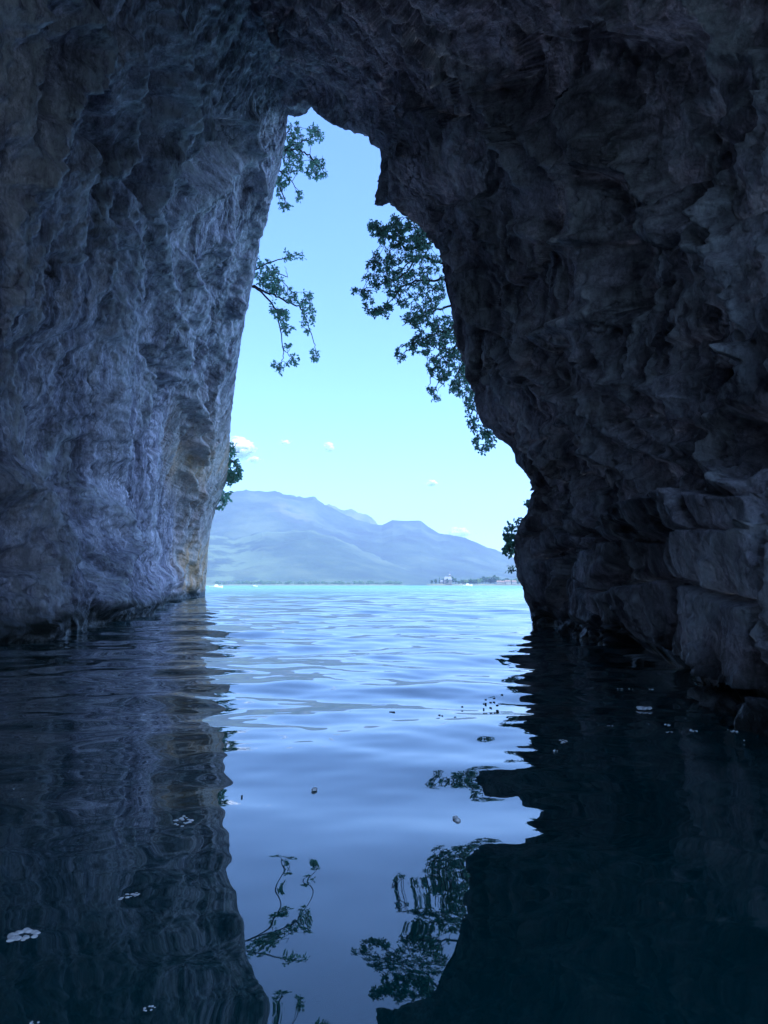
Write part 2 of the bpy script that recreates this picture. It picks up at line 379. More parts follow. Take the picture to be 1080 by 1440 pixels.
def normals(G):
    du = np.gradient(G, axis=0); dv = np.gradient(G, axis=1)
    n = np.cross(du, dv); n /= np.linalg.norm(n, axis=2)[..., None] + 1e-12
    return n
def build_cave():
    G = BASE; nrm = normals(G)
    # into the cave
    toc = np.array((-0.8, 6.0, 3.0)) - G
    sgn = np.sign(np.median(np.sum(nrm * toc, -1)[:, 100:300])); nrm = nrm * sgn
    flat = G.reshape(-1, 3); N = nrm.reshape(-1, 3)
    t = np.repeat(TQ, NS_); s = np.tile(SQ, NT_)
    dist = np.linalg.norm(flat - np.array((0, 0, H)), axis=1)
    left = sstep(.50, .44, t); right = sstep(.55, .62, t)
    # photograph position of every base point (only used to know where each feature sits)
    rel = flat - np.array((0, 0, H)); yc = rel[:, 1] * cP + rel[:, 2] * sP; zc = -rel[:, 1] * sP + rel[:, 2] * cP
    ok = yc > 0.8; ycs = np.where(ok, yc, 1)
    px = np.where(ok, 540 + F * rel[:, 0] / ycs, -9999); py = np.where(ok, 720 - F * zc / ycs, -9999)
    inside = ok & (s < .955)
    # wobble the feature coordinates so that no feature has a ruler-straight edge
    q = np.stack([px / 26, py / 26, np.zeros_like(px)], -1)
    wx = perlin(q) * 7 + perlin(q * 2.7 + 9) * 3.0; wy = perlin(q + 31) * 7 + perlin(q * 2.7 + 50) * 3.0
    fx, fy = px + wx, py + wy
    disp = np.zeros(len(flat)); vein = np.zeros(len(flat))
    def seg(pts, rad, amt, v=0.0, pinch=1.0):
        pts = np.asarray(pts, float)
        lo, hi = pts.min(0) - rad * 3, pts.max(0) + rad * 3
        m = np.where(inside & (fx > lo[0]) & (fx < hi[0]) & (fy > lo[1]) & (fy < hi[1]))[0]
        if not len(m): return
        d = np.full(len(m), 1e9)
        for a, b in zip(pts[:-1], pts[1:]):
            ab = b - a; u = np.clip(((fx[m] - a[0]) * ab[0] + (fy[m] - a[1]) * ab[1]) / (ab @ ab), 0, 1)
            d = np.minimum(d, np.hypot(fx[m] - a[0] - u * ab[0], fy[m] - a[1] - u * ab[1]))
        w = np.exp(-(d / rad) ** 2 * 1.2) if pinch == 1 else np.clip(1 - d / (rad * 1.6), 0, 1) ** 1.3
        disp[m] += w * amt * dist[m] / F
        vein[m] = np.maximum(vein[m], 1.3 * v * np.exp(-(d / (rad * 1.0)) ** 2))
    def poly(pts, amt, feather=8.0, v=0.0):
        pts = np.asarray(pts, float); lo, hi = pts.min(0) - feather * 2, pts.max(0) + feather * 2
        m = np.where(inside & (fx > lo[0]) & (fx < hi[0]) & (fy > lo[1]) & (fy < hi[1]))[0]
        if not len(m): return
        X, Y = fx[m], fy[m]; d = np.full(len(m), 1e9); ins = np.zeros(len(m), bool)
        for a, b in zip(pts, np.roll(pts, -1, 0)):
            ab = b - a; u = np.clip(((X - a[0]) * ab[0] + (Y - a[1]) * ab[1]) / (ab @ ab + 1e-9), 0, 1)
            d = np.minimum(d, np.hypot(X - a[0] - u * ab[0], Y - a[1] - u * ab[1]))
            c = (a[1] > Y) != (b[1] > Y)
            ins ^= c & (X < (b[0] - a[0]) * (Y - a[1]) / (b[1] - a[1] + 1e-12) + a[0])
        sd_ = np.where(ins, d, -d); w = sstep(-feather, feather, sd_)
        disp[m] += w * amt * dist[m] / F
        vein[m] = np.maximum(vein[m], v * w)
    smooth_ = np.zeros(len(flat))
    def block(pts, amt, tx=0.0, ty=0.0, feather=2.6, crack=9.0):
        pts = np.asarray(pts, float); lo, hi = pts.min(0) - 14, pts.max(0) + 14
        gx, gy = px + .45 * wx, py + .45 * wy
        m = np.where(inside & (gx > lo[0]) & (gx < hi[0]) & (gy > lo[1]) & (gy < hi[1]))[0]
        if not len(m): return
        X, Y = gx[m], gy[m]; d = np.full(len(m), 1e9); ins = np.zeros(len(m), bool)
        for a, b in zip(pts, np.roll(pts, -1, 0)):
            ab = b - a; u = np.clip(((X - a[0]) * ab[0] + (Y - a[1]) * ab[1]) / (ab @ ab + 1e-9), 0, 1)
            d = np.minimum(d, np.hypot(X - a[0] - u * ab[0], Y - a[1] - u * ab[1]))
            c = (a[1] > Y) != (b[1] > Y)
            ins ^= c & (X < (b[0] - a[0]) * (Y - a[1]) / (b[1] - a[1] + 1e-12) + a[0])
        w = sstep(-feather, feather, np.where(ins, d, -d)); c0 = pts.mean(0)
        disp[m] += (w * (amt + tx * (X - c0[0]) + ty * (Y - c0[1])) - crack * np.exp(-(d / 2.6) ** 2)) * dist[m] / F
        smooth_[m] = np.maximum(smooth_[m], w)
    # --- left wall
    seg([(218, 0), (226, 58), (241, 117), (249, 187), (225, 240), (214, 295), (218, 342), (226, 420), (232, 520)], 12, 13, .8)
    seg([(156, 47), (167, 109), (183, 163), (181, 210), (160, 233), (136, 288), (132, 323), (138, 400), (150, 470)], 12, 12, .7)
    seg([(93, -10), (128, 70), (93, 128), (66, 163), (50, 218), (30, 260)], 15, 13, .8)
    seg([(109, 194), (97, 240), (85, 280), (92, 360)], 11, 10, .5)
    seg([(20, 0), (15, 90), (12, 170), (40, 250), (20, 330), (15, 430)], 15, 12, .7)
    seg([(350, 163), (354, 218), (362, 295), (350, 350), (328, 440)], 8, 9, .5)
    seg([(350, 210), (305, 255), (272, 280), (249, 311)], 11, 9, .5)
    seg([(292, 0), (288, 90), (284, 170), (262, 260)], 9, 8, .3)
    seg([(250, 360), (262, 430), (255, 520), (264, 590)], 10, 9, .6)
    seg([(180, 330), (190, 400), (176, 480), (160, 560), (165, 640)], 11, 9, .5)
    seg([(300, 330), (285, 420), (275, 500), (268, 580), (262, 640)], 9, 9, .5)
    seg([(330, 420), (308, 500), (290, 580), (282, 640)], 8, 8, .3)
    seg([(150, 690), (165, 730), (180, 760), (160, 800), (140, 850)], 9, 10, .7)
    seg([(210, 640), (196, 720), (204, 780)], 9, 5, .4)
    seg([(262, 620), (252, 700), (245, 780), (238, 840)], 7, 9, .5)
    seg([(280, 690), (272, 760), (268, 830)], 6, 6, .3)
    seg([(0, 680), (40, 700), (60, 760), (40, 830), (20, 880)], 28, 18, .6)
    seg([(110, 830), (160, 860), (200, 840), (230, 815)], 14, 8, .2)
    for a in ([(39, 78), (74, 54), (70, 156), (43, 163)], [(97, 128), (136, 117), (150, 171), (150, 226), (128, 237), (93, 167)],
              [(179, 97), (226, 101), (229, 171), (210, 218), (206, 311), (187, 249)], [(150, 250), (180, 262), (172, 320), (148, 325)],
              [(206, 489), (216, 516), (226, 559), (212, 606), (202, 640), (204, 560)], [(170, 360), (190, 350), (184, 400), (172, 392)],
              [(300, 170), (345, 175), (340, 220), (280, 260), (260, 240)], [(270, 370), (300, 340), (298, 400), (275, 430)],
              [(0, 775), (28, 770), (32, 800), (0, 812)], [(255, 700), (262, 690), (258, 760), (250, 770)]):
        poly(a, -16, 9)
    poly([(20, 480), (110, 470), (150, 700), (130, 800), (70, 720), (10, 560)], -22, 30)
    poly([(80, 560), (140, 620), (160, 690), (130, 830), (90, 790)], -12, 22)
    # --- roof and right wall
    seg([(640, 80), (680, 137), (702, 170), (747, 207), (761, 259)], 10, 14, .7)
    seg([(710, 281), (713, 393), (721, 470)], 9, 11, .5)
    seg([(672, 380), (680, 444), (702, 496), (761, 533), (800, 560)], 8, 10, .5)
    seg([(770, 190), (800, 225), (822, 260), (842, 296)], 8, 9, .4)
    seg([(640, 330), (668, 400), (690, 460)], 8, 8, .4)
    seg([(690, 180), (700, 240), (695, 300), (706, 350)], 9, 8, .3)
    seg([(760, 320), (800, 350), (838, 330)], 10, 8, .3)
    seg([(770, 470), (820, 455), (850, 440), (870, 450)], 8, 9, .4)
    poly([(812, 60), (980, 40), (988, 260), (960, 320), (900, 280), (866, 230), (830, 150)], -26, 26)
    poly([(820, 240), (865, 250), (885, 300), (895, 440), (860, 430), (840, 350)], -30, 14)
    poly([(640, -20), (800, -20), (820, 100), (760, 190), (690, 120)], -22, 24)
    seg([(866, 233), (880, 270), (912, 296)], 7, 9, .6)
    seg([(987, 237), (980, 296), (998, 333), (1024, 385), (1035, 437), (1065, 496)], 10, 15, .9)
    seg([(958, 300), (962, 326), (976, 363), (1013, 378)], 9, 11, .8)
    poly([(970, 400), (1000, 380), (1022, 395), (1016, 420), (990, 428)], 10, 5, .7)
    seg([(1065, 496), (1060, 560), (1020, 590), (998, 640), (1010, 670), (1060, 690)], 12, 15, .6)
    poly([(1000, 520), (1060, 520), (1044, 566), (1000, 560)], -30, 8)
    poly([(1040, 590), (1090, 580), (1090, 660), (1050, 640)], -26, 8)
    seg([(985, -10), (1000, 50), (1010, 75), (1070, 80), (1075, 150)], 14, 13, .8)
    seg([(860, 480), (880, 520), (895, 560)], 9, 10, .5)
    seg([(820, 500), (860, 530), (920, 545), (960, 560)], 9, 8, .4)
    seg([(800, 560), (840, 610), (870, 640), (905, 680)], 9, 9, .5)
    seg([(780, 600), (800, 650), (830, 690), (840, 740)], 8, 9, .5)
    seg([(840, 560), (870, 600), (900, 630), (960, 650)], 7, 7, .4)
    seg([(900, 590), (940, 620), (975, 632)], 7, 8, .4)
    for a in ([(870, 560), (895, 575), (885, 600), (862, 590)], [(835, 650), (865, 655), (870, 690), (845, 690)], [(905, 640), (945, 650), (940, 690), (900, 690)],
              [(930, 480), (990, 470), (980, 520), (940, 530)], [(790, 570), (815, 590), (808, 630), (785, 610)]):
        poly(a, -12, 8)
    # the lower shelf of broken blocks
    poly([(868, 745), (925, 714), (1005, 695), (1100, 715), (1100, 980), (1010, 948), (960, 925), (905, 905), (868, 878), (842, 838), (832, 790), (838, 775)], 17, 3)
    block([(870, 746), (925, 716), (1004, 697), (1020, 752), (985, 755), (932, 758), (876, 766)], 9, .05, -.30)
    block([(1006, 697), (1100, 716), (1100, 752), (1022, 752)], 4, -.05, -.25)
    block([(836, 782), (880, 770), (908, 766), (898, 800), (884, 832), (842, 822)], 6, .16, .05)
    block([(842, 826), (884, 835), (906, 850), (900, 880), (872, 874), (850, 848)], 1, .20, -.20)
    block([(911, 766), (985, 758), (960, 812), (914, 818), (886, 832), (900, 800)], -7, -.12, -.28)
    block([(890, 836), (916, 821), (960, 815), (972, 850), (955, 915), (925, 900), (908, 850)], 8, -.10, -.12)
    block([(988, 757), (1040, 748), (1100, 760), (1100, 850), (1050, 842), (1010, 822), (964, 812)], 1, -.10, -.22)
    block([(966, 816), (1028, 833), (1020, 935), (962, 918), (976, 850)], 3, .14, .02)
    block([(1032, 833), (1100, 848), (1100, 978), (1022, 945)], 4, -.10, .06)
    poly([(900, 748), (926, 741), (934, 753), (902, 757)], -15, 2.5); poly([(955, 738), (978, 731), (984, 751), (957, 752)], -15, 3)
    poly([(842, 736), (866, 732), (868, 758), (846, 760)], -26, 4)
    seg([(872, 744), (925, 715), (1000, 698)], 4, 5, .6); seg([(917, 766), (914, 815), (886, 832)], 3, 5, .5)
    seg([(842, 800), (855, 850), (872, 872)], 5, 5, .5); seg([(930, 830), (940, 880), (960, 910)], 6, 5, .5); seg([(1040, 800), (1030, 860), (1050, 920)], 8, 6, .5)
    # undercut at the water
    poly([(843, 878), (885, 892), (950, 925), (985, 958), (965, 952), (925, 934), (850, 914)], -30, 6)
    poly([(955, 925), (1010, 950), (1100, 985), (1100, 1006), (1010, 976), (970, 950)], -13, 5)
    # strata blocks by the mouth
    block([(742, 769), (752, 757), (792, 739), (808, 752), (812, 771), (775, 776), (743, 784)], 6, .04, -.2, 2.2, 6)
    block([(741, 798), (748, 790), (812, 779), (800, 802), (785, 832), (776, 857), (752, 862)], 8, -.08, -.10, 2.2, 6)
    block([(816, 780), (832, 784), (834, 830), (846, 868), (835, 882), (787, 862), (792, 835), (806, 803)], 5, .12, 0, 2.2, 6)
    seg([(823, 763), (803, 793), (783, 833), (780, 862)], 4, 6, .6); seg([(755, 690), (773, 693), (790, 713), (797, 727)], 4, 6, .6)
    seg([(740, 745), (770, 722), (800, 718)], 3, -6, 0, 2); seg([(800, 700), (822, 740), (832, 770)], 5, 6, .5)
    # --- fractal relief
    rimfac = 1 - 0.8 * np.exp(-((s - .93) / .035) ** 2) - (.2 + .25 * left) * np.exp(-((s - .93) / .11) ** 2); rimfac = np.clip(rimfac, .08, 1)
    outer = sstep(.96, .99, s)
    amp = 1 - 0.0 * outer
    P3 = flat
    steep = 1 - np.abs(N[:, 2])                                   # flutes only where water runs down
    kz = 1 - .58 * left * sstep(.25, .7, steep)
    wp = np.stack([perlin(P3 / .9 + 60), perlin(P3 / .9 + 120), perlin(P3 / .9 + 180)], -1)
    yb = np.tile(BASE[int(.28 * NT_), :, 1], NT_)                   # flutes run down the wall, parallel to its far edge
    V = P3 * np.array((1, 1, .42)); Q = P3 + wp * .12
    VQ = np.stack([Q[:, 0] * .35, yb + wp[:, 1] * .06, Q[:, 2] * .30], -1)
    vw = (left * sstep(.25, .7, steep))
    def cut(l): return sstep(.0030, .0075, l / dist)
    rel_ = np.zeros(len(flat)); near_ = np.clip(dist / 11, .5, 1.35)
    for lam, a in ((5.0, .24), (2.4, .13)):
        rel_ += a * perlin(P3 / lam + 3) * rimfac * cut(lam) * near_
    def crest(p, k, e): return np.clip(1 - np.abs(perlin(p)) * k, 0, 1) ** e
    for lam, a in ((1.15, .055), (.55, .036), (.27, .030), (.13, .024), (.065, .017), (.035, .010)):
        c = cut(lam)
        nb = perlin(Q / lam + 77) * 1.4; nv = perlin(VQ / lam + 17) * 1.4
        f_ = 1.3 if lam < .3 else .8
        rel_ += f_ * a * c * (vw * ((.95 * nv + .30 * nb) if lam > .4 else (.25 * nv + 1.05 * nb)) + (1 - vw) * nb) * (0.5 + .5 * rimfac if lam > .5 else 1) * (near_ if lam > .5 else 1)
    patch = sstep(-.12, .22, perlin(P3 / 2.6 + 5)); fil = np.zeros(len(flat))
    WQ = P3 + wp * .16; WV = np.stack([WQ[:, 0] * .35, yb + wp[:, 1] * .11, WQ[:, 2] * .22], -1)
    for lam, a, e in ((1.7, .085, 3.0), (.8, .055, 3.0), (.36, .028, 2.5)):
        cl = crest(WV / lam + 17, 2.6, e); cr_ = crest(WQ / lam * np.array((1, 1, .8)) + 41, 2.6, e + 1)
        cc = ((vw if lam > .5 else .35 * vw) * cl + (1 - vw) * cr_) * (patch * .8 + .2 if lam > .5 else 1)
        rel_ += a * (1 + .7 * vw) * cut(lam * .6) * cc * (.4 + .6 * rimfac); fil = np.maximum(fil, cc * (.9 if lam > .5 else .6) * (vw + 1.15 * (1 - vw)))  # crests on the right wall are paled as painted edge highlights
    pits = np.clip(perlin(Q / .42 * (1 - vw[:, None] * np.array((0, 0, .5))) + 200) * 2.2 - .35, 0, 1) ; rel_ -= .05 * pits * cut(.42)
    hp, ep = plates((P3 + wp * .25) / 1.7 * np.array((1, 1, 1.15)), 1); rel_ += near_ * (1 - .5 * sstep(7, 4, dist)) * (.27 * hp - .03 - .08 * sstep(.07, .0, ep)) * (1 - .75 * vw) * rimfac * 1
    hp2, ep2 = plates((P3 + wp * .12) / .62 * (1 - vw[:, None] * np.array((0, 0, .5))), 2); rel_ += .075 * hp2 * cut(.62) * (1 - .6 * vw)
    hp3, ep3 = plates((P3 + wp * .05) / .26 * (1 - vw[:, None] * np.array((0, 0, .45))), 3); rel_ += .048 * hp3 * cut(.30)
    big = 1 - np.abs(perlin(Q / 3.4 * np.array((1, 1, .5)) + 8)) * 2
    rel_ += .10 * (big - .5) * rimfac * cut(1.5)
    
    total = disp * (1 + .9 * right + 1.0 * left) * rimfac + rel_ * (1 - .55 * smooth_) * (.45 + .55 * rimfac)
    # keep the plan of the waterline
    co = flat + N * total[:, None]
    vein *= .75 + .5 * perlin(P3 / .5)
    ribs = fil
    vein = np.clip(np.maximum(vein, ribs), 0, 1)
    ochre_sunlit = (sstep(226, 246, px) * sstep(500, 640, py) * sstep(.5, .4, t) * sstep(.97, .94, s)) * (.30 + .95 * sstep(735, 800, py) + .45 * np.exp(-((py - 650) / 35) ** 2))  # stain mask, also carrying the painted sunlit brightness
    ochre_sunlit = np.where(ok, np.clip(ochre_sunlit, 0, 1), 0)
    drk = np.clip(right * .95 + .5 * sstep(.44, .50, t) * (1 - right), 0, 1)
    wb = np.where(t < .5, .5, .25)
    # split at the two corners of the arch, one shared set of normals
    G2 = co.reshape(NT_, NS_, 3); NN = normals(G2) * sgn
    attrs = dict(vein=vein, ochre=ochre_sunlit, dark=drk, wetband=wb)
    a, b = int(.452 * NT_), int(.585 * NT_)
    for name, i0, i1, lab, cat in (('cave_wall', 0, a, 'tall pale grey fluted rock wall on the left, ochre at its far foot', 'rock wall'),
                              ('cave_roof', a, b, 'dark rock roof closing the cave at the top of the arch', 'rock roof'),
                              ('cave_wall', b, NT_ - 1, 'dark overhanging rock wall on the right with broken ledge above the water', 'rock wall')):
        sub = G2[i0:i1 + 1].reshape(-1, 3)
        f = grid_faces(i1 - i0 + 1, NS_)
        if sgn < 0: f = f[:, ::-1]
        me = mesh_np(name, sub, [f])
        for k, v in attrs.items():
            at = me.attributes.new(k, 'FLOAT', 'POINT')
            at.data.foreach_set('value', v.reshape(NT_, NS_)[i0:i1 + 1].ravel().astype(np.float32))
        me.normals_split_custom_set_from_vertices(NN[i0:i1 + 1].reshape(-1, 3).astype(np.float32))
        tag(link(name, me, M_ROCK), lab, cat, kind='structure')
build_cave()

# ------------------------------------------------------------------ far shore and mountains
def mountain_material():
    t = NT('wooded_slope'); g = t.n('NewGeometry'); pos = g.outputs['Position']
    n = t.noise(pos, 0.004, 8, 0.62)
    c = t.ramp(n, [(0.36, (0.016, 0.030, 0.022)), (0.52, (0.032, 0.055, 0.034)), (0.66, (0.07, 0.095, 0.05))])
    fld = t.math('MULTIPLY', t.attr('field'), t.ramp(t.noise(pos, 0.0075, 5, 0.6), [(0.47, (0, 0, 0)), (0.53, (1, 1, 1))]), True)
    c = t.mix(fld, c, (0.09, 0.125, 0.06))
    rk = t.math('MULTIPLY', t.attr('scar'), t.ramp(t.noise(pos, 0.01, 5, 0.6), [(0.40, (0, 0, 0)), (0.55, (1, 1, 1))]), True)
    c = t.mix(rk, c, (0.15, 0.15, 0.14))
    b = t.n('BsdfPrincipled', i_Roughness=0.95); t.l(c, b.inputs['Base Color'])
    bm = t.n('Bump', i_Strength=0.6, i_Distance=12.0); t.l(t.noise(pos, 0.05, 6, 0.7), bm.inputs['Height']); t.l(bm.outputs[0], b.inputs['Normal'])
    t.l(b.outputs[0], t.out.inputs[0]); return t.m
M_MT = mountain_material()
def mountain(name, label, prof, D0, D1, D2, rough, field=None, scar=None, seed=0):
    xs = np.concatenate([np.arange(-260, 280, 8.0), np.arange(280, 760, 1.6), np.arange(760, 1341, 8.0)]); pk = np.array(prof, float)
    ry0 = np.interp(xs, pk[:, 0], pk[:, 1]); ry = ry0 + perlin(np.stack([xs / 14, xs * 0 + seed, xs * 0], -1)) * 2.6 + perlin(np.stack([xs / 4.5, xs * 0 + seed, xs * 0 + 3], -1)) * 1.5
    nrow = 110; u = np.linspace(0, 1.35, nrow)
    D = np.where(u <= 1, D0 + (D1 - D0) * u, D1 + (D2 - D1) * (u - 1) / .35)
    zr = (823 - ry) / F * D1
    prf = np.where(u <= 1, np.clip(u, 0, 1) ** 1.15, np.cos((u - 1) / .35 * 1.5))
    X = ((xs - 540) / F)[:, None] * D[None, :]; Y = np.broadcast_to(D, X.shape)
    zs = (823 - ry0) / F * D1; Z = zs[:, None] * prf[None, :] + (zr - zs)[:, None] * (np.clip(1 - np.abs(u - 1) * 9, 0, 1) ** 2)[None, :]
    n = np.zeros(X.size); pts = np.stack([X.ravel(), Y.ravel(), np.zeros(X.size) + seed * 100], -1)
    for lam, a in ((900, 1.0), (430, .55), (210, .30), (100, .15), (50, .08)):
        n += a * (1 - 2.2 * np.abs(perlin(pts / lam + seed)))
    env = np.minimum(u, 1) * np.clip(np.abs(1 - u) * 5, 0, 1)
    Z = Z + rough * n.reshape(X.shape) * env[None, :] * np.clip(zr[:, None] / 300, .15, 1.2) - 2 * (1 - np.minimum(u * 8, 1))[None, :]
    me = mesh_np(name, np.stack([X, Y, Z], -1).reshape(-1, 3), [grid_faces(len(xs), nrow)])
    S = np.broadcast_to(xs[:, None], X.shape)
    for k, fn in (('field', field), ('scar', scar)):
        at = me.attributes.new(k, 'FLOAT', 'POINT')
        v = np.zeros(X.shape) if fn is None else fn(S, np.broadcast_to(u, X.shape))
        at.data.foreach_set('value', v.ravel().astype(np.float32))
    tag(link(name, me, M_MT), label, 'mountain', kind='structure')
mountain('mountain', 'long blue wooded mountain across the lake with a broken ridge',
         [(-300, 760), (0, 706), (200, 704), (300, 695), (322, 692), (345, 689), (390, 691), (405, 695), (428, 699), (440, 698), (458, 710), (470, 716), (500, 732), (520, 738), (537, 741),
          (552, 734), (568, 735), (592, 736), (604, 745), (617, 752), (655, 757), (690, 773), (718, 786), (780, 808), (850, 819), (1000, 823), (1400, 823)],
         2700, 4600, 6200, 46, scar=lambda S, u: .55 * sstep(.55, .62, u) * sstep(.75, .68, u) * sstep(360, 400, S) * sstep(450, 420, S), seed=1)
mountain('mountain', 'pale farther peaks showing behind the dip of the ridge',
         [(-300, 822), (420, 760), (446, 722), (458, 711), (463, 708), (470, 711), (478, 716), (486, 716), (494, 716), (504, 721), (520, 725), (527, 731), (534, 742), (600, 800), (1400, 822)],
         6300, 7000, 7600, 30, scar=lambda S, u: np.ones_like(S) * .6, seed=5)
mountain('foothill', 'lower wooded foothill with pale meadows in front of the mountain',
         [(-300, 738), (200, 748), (280, 751), (300, 753), (330, 757), (352, 753), (368, 748), (400, 748), (432, 745), (470, 755), (520, 778), (570, 800), (640, 817), (700, 822), (1400, 822.5)],
         2250, 3100, 3600, 34, field=lambda S, u: np.clip(sstep(420, 330, S) * .9 + .8 * sstep(.10, .03, u) * sstep(560, 430, S) + .6 * sstep(.9, .97, u), 0, 1), seed=9)

def ico():
    p = (1 + 5 ** .5) / 2
    v = np.array([(-1, p, 0), (1, p, 0), (-1, -p, 0), (1, -p, 0), (0, -1, p), (0, 1, p), (0, -1, -p), (0, 1, -p), (p, 0, -1), (p, 0, 1), (-p, 0, -1), (-p, 0, 1)], float)
    v /= np.linalg.norm(v[0])
    f = np.array([(0, 11, 5), (0, 5, 1), (0, 1, 7), (0, 7, 10), (0, 10, 11), (1, 5, 9), (5, 11, 4), (11, 10, 2), (10, 7, 6), (7, 1, 8), (3, 9, 4), (3, 4, 2), (3, 2, 6), (3, 6, 8), (3, 8, 9),
                  (4, 9, 5), (2, 4, 11), (6, 2, 10), (8, 6, 7), (9, 8, 1)])
    return v, f
IV, IF = ico()
M_FARLEAF = leaf_material('far_foliage', (0.035, 0.060, 0.028), (0.10, 0.13, 0.045))
M_FARLEAF2 = leaf_material('far_foliage_bright', (0.13, 0.19, 0.05), (0.26, 0.30, 0.09))
def crown_clumps(mb, c, rx, rz, n, r):
    for _ in range(n):
        d = r.normal(size=3); d /= np.linalg.norm(d); k = r.random() ** .4
        p = np.array(c) + d * k * np.array((rx, rx, rz))
        q = IV * (rx * r.uniform(.22, .42)) * (1 + .25 * r.normal(size=(12, 1))) * np.array((1, 1, .8))
        mb.add(p + q, f3=IF)
shore = MB()
def shore_land(px0, px1, D, w, hgt):
    x = np.linspace((px0 - 540) / F * D, (px1 - 540) / F * D, 30)
    rows = []
    for k, (dy, z) in enumerate(((0, -1), (2, .6), (w * .3, hgt), (w, hgt), (w * 1.3, -1))):
        rows.append(np.stack([x, D + dy + 3 * np.sin(x * .05) + 0 * x, z + (.5 * np.sin(x * .13) if 0 < k < 4 else 0) + 0 * x], -1))
    g = np.stack(rows, 0)
    g[1:4, 0, 2] = -1; g[1:4, -1, 2] = -1
    return mesh_np('shore', g.reshape(-1, 3), [grid_faces(5, 30)[:, ::-1]])
M_SHORE = plain('shore_ground', (0.13, 0.14, 0.08), 0.95, .4, 0.08)
tag(link('island', shore_land(600, 652, 1500, 40, 3.0), M_SHORE), 'low wooded island carrying the small castle', 'island', kind='structure')
tag(link('far_shore', shore_land(643, 860, 1560, 60, 3.0), M_SHORE), 'low green shore with houses right of the island', 'shore', kind='structure')
tag(link('far_shore', shore_land(200, 575, 2150, 60, 3.0), M_SHORE), 'low tree lined shore below the foothill', 'shore', kind='structure')
def far_tree(px, D, h, w, mat, label, group, conic=False):
    r = np.random.default_rng(int(px * 7 + D))
    base = np.array(((px - 540) / F * D, D, 2.0)); o = empty('tree', base); tag(o, label, 'tree', group)
    tr = MB(); tr.tube([(0, 0, 0), (0.1, 0, h * .3), (0, 0, h * .75)], [w * .05, w * .04, w * .015], 5); tr.build('trunk', M_BARK, o)
    cr = MB()
    if conic:
        for k in range(6): crown_clumps(cr, (0, 0, h * (.25 + .13 * k)), w * .5 * (1 - k / 7), h * .07, 7, r)
    else: crown_clumps(cr, (0, 0, h * .6), w * .5, h * .36, 34, r)
    cr.build('crown', mat, o)
for px, h, w, dd, con in ((607, 9, 6, 12, 0), (612, 11, 7, 18, 0), (618, 18, 6, 22, 1), (621, 17, 6, 14, 1), (625, 13, 8, 30, 0), (629, 12, 7, 8, 0), (635, 17, 9, 26, 0), (640, 13, 9, 16, 0), (645, 8, 7, 20, 0)):
    far_tree(px, 1500 + dd, h, w, M_FARLEAF, 'narrow dark conifer beside the island castle' if con else ('tallest round tree right behind the island castle' if px == 635 else 'low dark tree at the left tip of the castle island' if px < 615 else 'low dark tree at the right tip of the castle island' if px > 643 else 'small dark tree close around the island castle'), 'trees on the castle island', con)
for i in range(26):
    px = 651 + i * 3.4 + random.uniform(-1, 1); h = random.uniform(10, 15) + (6 if 678 < px < 700 else 0)
    pale = random.random() < .6; tall = h > 15.5
    where = 'next to the castle island' if px < 668 else 'behind the waterside houses' if px > 698 else 'in the middle of the shore wood'
    far_tree(px, 1585 + random.uniform(0, 30), h, random.uniform(10, 14), M_FARLEAF2 if pale else M_FARLEAF, ('tall ' if tall else 'low ') + ('pale green' if pale else 'dark green') + ' tree ' + where, 'trees on the right shore')
tl = MB(); r_ = np.random.default_rng(11)
for i in range(210):
    px = 300 + 265 * r_.random() ** .8; D = 2165 + 50 * r_.random(); h = r_.uniform(6, 13)
    crown_clumps(tl, ((px - 540) / F * D, D, 2 + h * .5), h * .55, h * .5, 9, r_)
o = tl.build('treeline', M_FARLEAF2); tag(o, 'low line of trees along the shore under the foothill', 'trees', kind='stuff')

M_STONE = plain('castle_stone', (0.15, 0.14, 0.125), 0.9, .2, .4); M_SLATE = plain('slate', (0.16, 0.17, 0.19), 0.7, .2, .6)
M_RENDER = plain('pale_render', (0.28, 0.26, 0.22), 0.9, .12, .3); M_TILE = plain('roof_tile', (0.18, 0.12, 0.09), 0.9, .2, .8); M_DARK = plain('window_dark', (0.03, 0.035, 0.04), 0.3)
def gable(c, sx, sy, z0, hh, ov=.5):
    mb = MB(); x, y = sx / 2 + ov, sy / 2 + ov
    mb.add([(c[0] - x, c[1] - y, z0), (c[0] + x, c[1] - y, z0), (c[0] + x, c[1] + y, z0), (c[0] - x, c[1] + y, z0), (c[0] - x * .8, c[1], z0 + hh), (c[0] + x * .8, c[1], z0 + hh)],
           f3=[(0, 4, 3), (1, 2, 5)], f4=[(0, 1, 5, 4), (2, 3, 4, 5), (3, 2, 1, 0)])
    return mb
def windows(o, xs, y, zs, w, h):
    for z in zs:
        for x in xs:
            m = MB(); m.box((x, y, z), (w, .3, h)); m.build('window', M_DARK, o)
D = 1512; cx = (629.5 - 540) / F * D
c = empty('castle', (cx, D, 2.5)); tag(c, 'small stone castle with slate roof and flag tower on the island', 'castle')
m = MB(); m.box((0, 0, 4.5), (15, 11, 9)); m.build('wall', M_STONE, c)
gable((0, 0), 15, 11, 9, 6).build('roof', M_SLATE, c); windows(c, (-5, -1.8, 1.6, 5), -5.55, (3.2, 6.6), 1.1, 1.7)
m = MB(); m.box((3.6, 2.5, 9), (4.2, 4.2, 18)); tw = m.build('tower', M_STONE, c)
m = MB(); m.box((3.6, 2.5, 19.4), (4.8, 4.8, 2.8), taper=.12); m.build('tower_roof', M_SLATE, tw)
m = MB(); m.tube([(3.6, 2.5, 20), (3.6, 2.5, 24)], .12, 5); m.build('flagpole', M_SLATE, tw)
